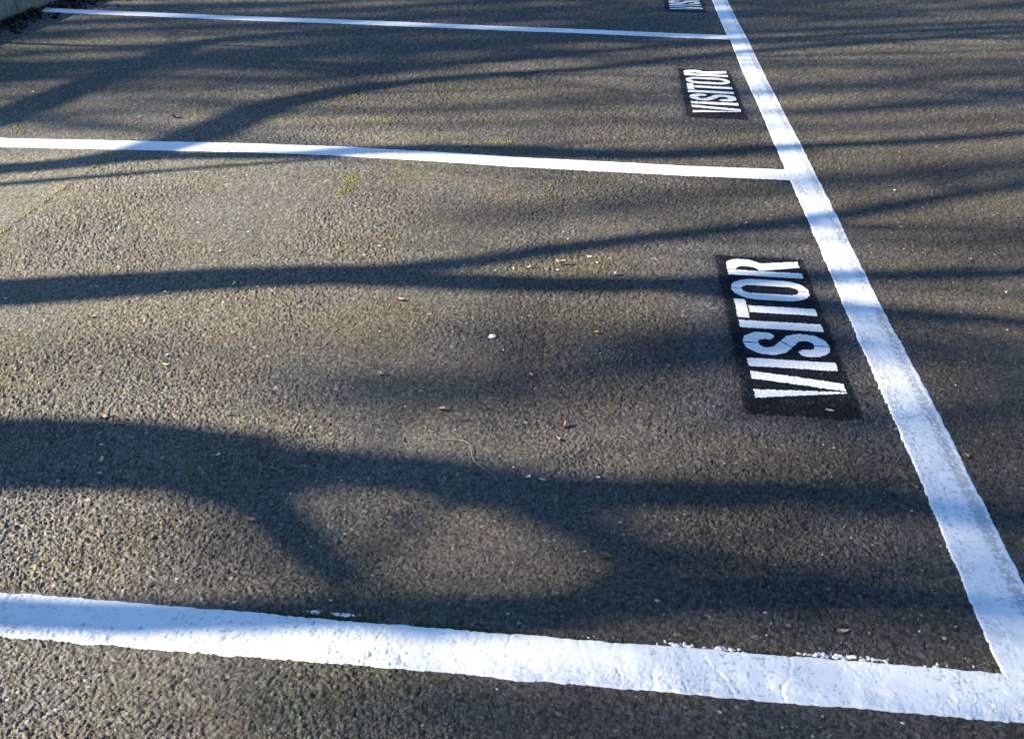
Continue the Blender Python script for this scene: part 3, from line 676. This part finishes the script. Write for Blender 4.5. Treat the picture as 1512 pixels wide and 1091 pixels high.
# moss tufts: many tiny cushions
ICO = None
def cushions(name, pts, rad, mat, seed, label):
    r = np.random.default_rng(seed); t = (1+5**.5)/2
    iv = np.array([(-1, t, 0), (1, t, 0), (-1, -t, 0), (1, -t, 0), (0, -1, t), (0, 1, t), (0, -1, -t), (0, 1, -t), (t, 0, -1), (t, 0, 1), (-t, 0, -1), (-t, 0, 1)])/math.sqrt(1+t*t)
    it = np.array([(0,11,5),(0,5,1),(0,1,7),(0,7,10),(0,10,11),(1,5,9),(5,11,4),(11,10,2),(10,7,6),(7,1,8),(3,9,4),(3,4,2),(3,2,6),(3,6,8),(3,8,9),(4,9,5),(2,4,11),(6,2,10),(8,6,7),(9,8,1)])
    pts = np.array(pts); n = len(pts); h, _ = asphalt(pts[:, 0], pts[:, 1]); s_ = rad*(.5+r.random(n))
    sc = np.stack([s_*(.7+.6*r.random(n)), s_*(.7+.6*r.random(n)), s_*.55], -1)
    V = iv[None]*sc[:, None]*(1+.2*r.normal(size=(n, 12, 1)))+np.stack([pts[:, 0], pts[:, 1], h-.0002+s_*.1], -1)[:, None]
    T = it[None]+np.arange(n)[:, None, None]*12
    me = mesh_np(name, V.reshape(-1, 3), None, T.reshape(-1, 3)); smooth(me)
    o = link(name, me, mat); return tag(o, label, 'moss' if 'moss' in name else 'grit', kind='stuff')
def along(P, n, sx, sy, seed, gap=0.0):
    r = np.random.default_rng(seed); P = np.array(P)
    if len(P) == 1: q = np.repeat(P, n, 0)
    else:
        d = np.concatenate([[0], np.cumsum(np.linalg.norm(np.diff(P, axis=0), axis=1))]); t = r.random(n*3)*d[-1]
        t = t[vnoise(t, t*0, .05, seed) > gap][:n]
        q = np.stack([np.interp(t, d, P[:, 0]), np.interp(t, d, P[:, 1])], -1)
    return q+np.stack([r.normal(size=len(q))*sx, r.normal(size=len(q))*sy], -1)
cushions('moss', along(MOSSA, 240, .022, .03, 1, .3), .0040, M_MOSS, 1, 'yellow green moss patch just below the line over the seam')
cushions('moss', along(SEAM[1:6], 380, .004, .02, 2, .42), .0036, M_MOSS, 2, 'line of yellow moss along the seam of the smooth asphalt strip')
cushions('moss', np.concatenate([along(MOSS2, 110, .05, .02, 3), along(MOSS3, 60, .03, .05, 4), along(MOSS4, 80, .06, .03, 5), along(MOSS5, 70, .03, .05, 6), along(MOSS6, 160, .06, .06, 7), along(MOSS8, 60, .06, .06, 8), along(MOSS9, 90, .06, .05, 9), along(MOSS10, 90, .08, .06, 10)]), .0045, M_MOSS, 3, 'scattered moss specks on the far asphalt')
cushions('moss', along(MOSSLINE, 520, .01, .0040, 12, .5)+np.array([0, .0045]), .0030, M_GMOSS, 4, 'dark green moss fringe along the cracked white line')
# old paint flecks beside the near line
def flakes(name, pts, size, mat, seed, label, cat, zoff=.001):
    r = np.random.default_rng(seed); n = len(pts); h, _ = asphalt(pts[:, 0], pts[:, 1]); V = []; T = []
    for k in range(n):
        s_ = size*(.35+1.1*r.random()**2); m_ = 5; a0 = r.random()*6.28; b = len(V)
        st = .7+1.1*r.random(); ring = [(pts[k, 0]+st*s_*(.4+.8*r.random())*math.cos(a0+j*2*math.pi/m_), pts[k, 1]+s_*(.4+.8*r.random())*math.sin(a0+j*2*math.pi/m_)) for j in range(m_)]
        V += [(a, c_, h[k]-.001) for a, c_ in ring]+[(pts[k, 0]+(a-pts[k, 0])*.8, pts[k, 1]+(c_-pts[k, 1])*.8, h[k]+zoff+s_*.18*r.random()) for a, c_ in ring]
        for j in range(m_):
            q = (j+1) % m_; T += [(b+j, b+q, b+m_+q), (b+j, b+m_+q, b+m_+j)]
        T += [(b+m_, b+m_+1, b+m_+2), (b+m_, b+m_+2, b+m_+3), (b+m_, b+m_+3, b+m_+4)]
    me = mesh_np(name, V, None, np.array(T)); o = link(name, me, mat); return tag(o, label, cat, kind='stuff')
fl = np.concatenate([along(FLECKS[2:], 120, .01, .0035, 21, .42), along(FLECKS[:2], 22, .01, .004, 22, .2), along([(.0, 1.60), (.9, 1.603)], 30, .02, .004, 23, .2)])+np.array([0, .006])
flakes('paint_flecks', fl, .0052, M_FLECK, 3, 'flecks of old white paint beside the cracked white line', 'paint flecks')
# pale grit over the whole lot: denser towards the lane
r = np.random.default_rng(77); n = 2900
gy = 1.1+9.5*r.random(n)**1.35; gx = -.083*gy+(r.random(n)*2-1)*(.52*np.sqrt(gy**2+H*H)+.1)
keep = r.random(n) < (.40+.6*sstep(-.8, 1.0, gx)); keep &= np.abs(gx-XD) > .08; keep &= gx > KERB_X+.05
pts = np.stack([gx, gy], -1)[keep]
for sx, sy in STENCILS: pts = pts[~((pts[:, 0] > sx-.04) & (pts[:, 0] < sx+.32) & (pts[:, 1] > sy-.1) & (pts[:, 1] < sy+1.1))]
for yy in (YA, YA+PITCH, YA+2*PITCH): pts = pts[np.abs(pts[:, 1]-yy) > .09]
flakes('grit', pts, .0030, M_GRIT, 8, 'pale grit scattered over the asphalt', 'grit', .0015)
# dead leaves in the gutter at the kerb foot
dl = [leaf_mesh(.05+.012*k, .026+.004*k, .22+.07*k, .4*(k-2), 400+k) for k in range(5)]
r = np.random.default_rng(31)
for k in range(270):
    y = 6.9+2.6*r.random(); x = KERB_X+.02+abs(r.normal())*.11*(1.0 if y < 8.1 else 1.7)
    if abs(y-(YA+2*PITCH)) < .1 and x > KERB_X+.06: continue
    o = link('gutter_leaf', dl[k % 5], M_LEAF['dark'] if r.random() < .995 else M_LEAF['brown'])
    o.location = (x, y, .004+.02*r.random()*max(0, 1-(x-KERB_X)/.2)); o.rotation_euler = (r.normal()*.35, r.normal()*.35, r.random()*6.28)
    tag(o, 'dark dead leaf in the gutter litter at the kerb foot', 'leaf', 'dead leaves along the kerb foot')
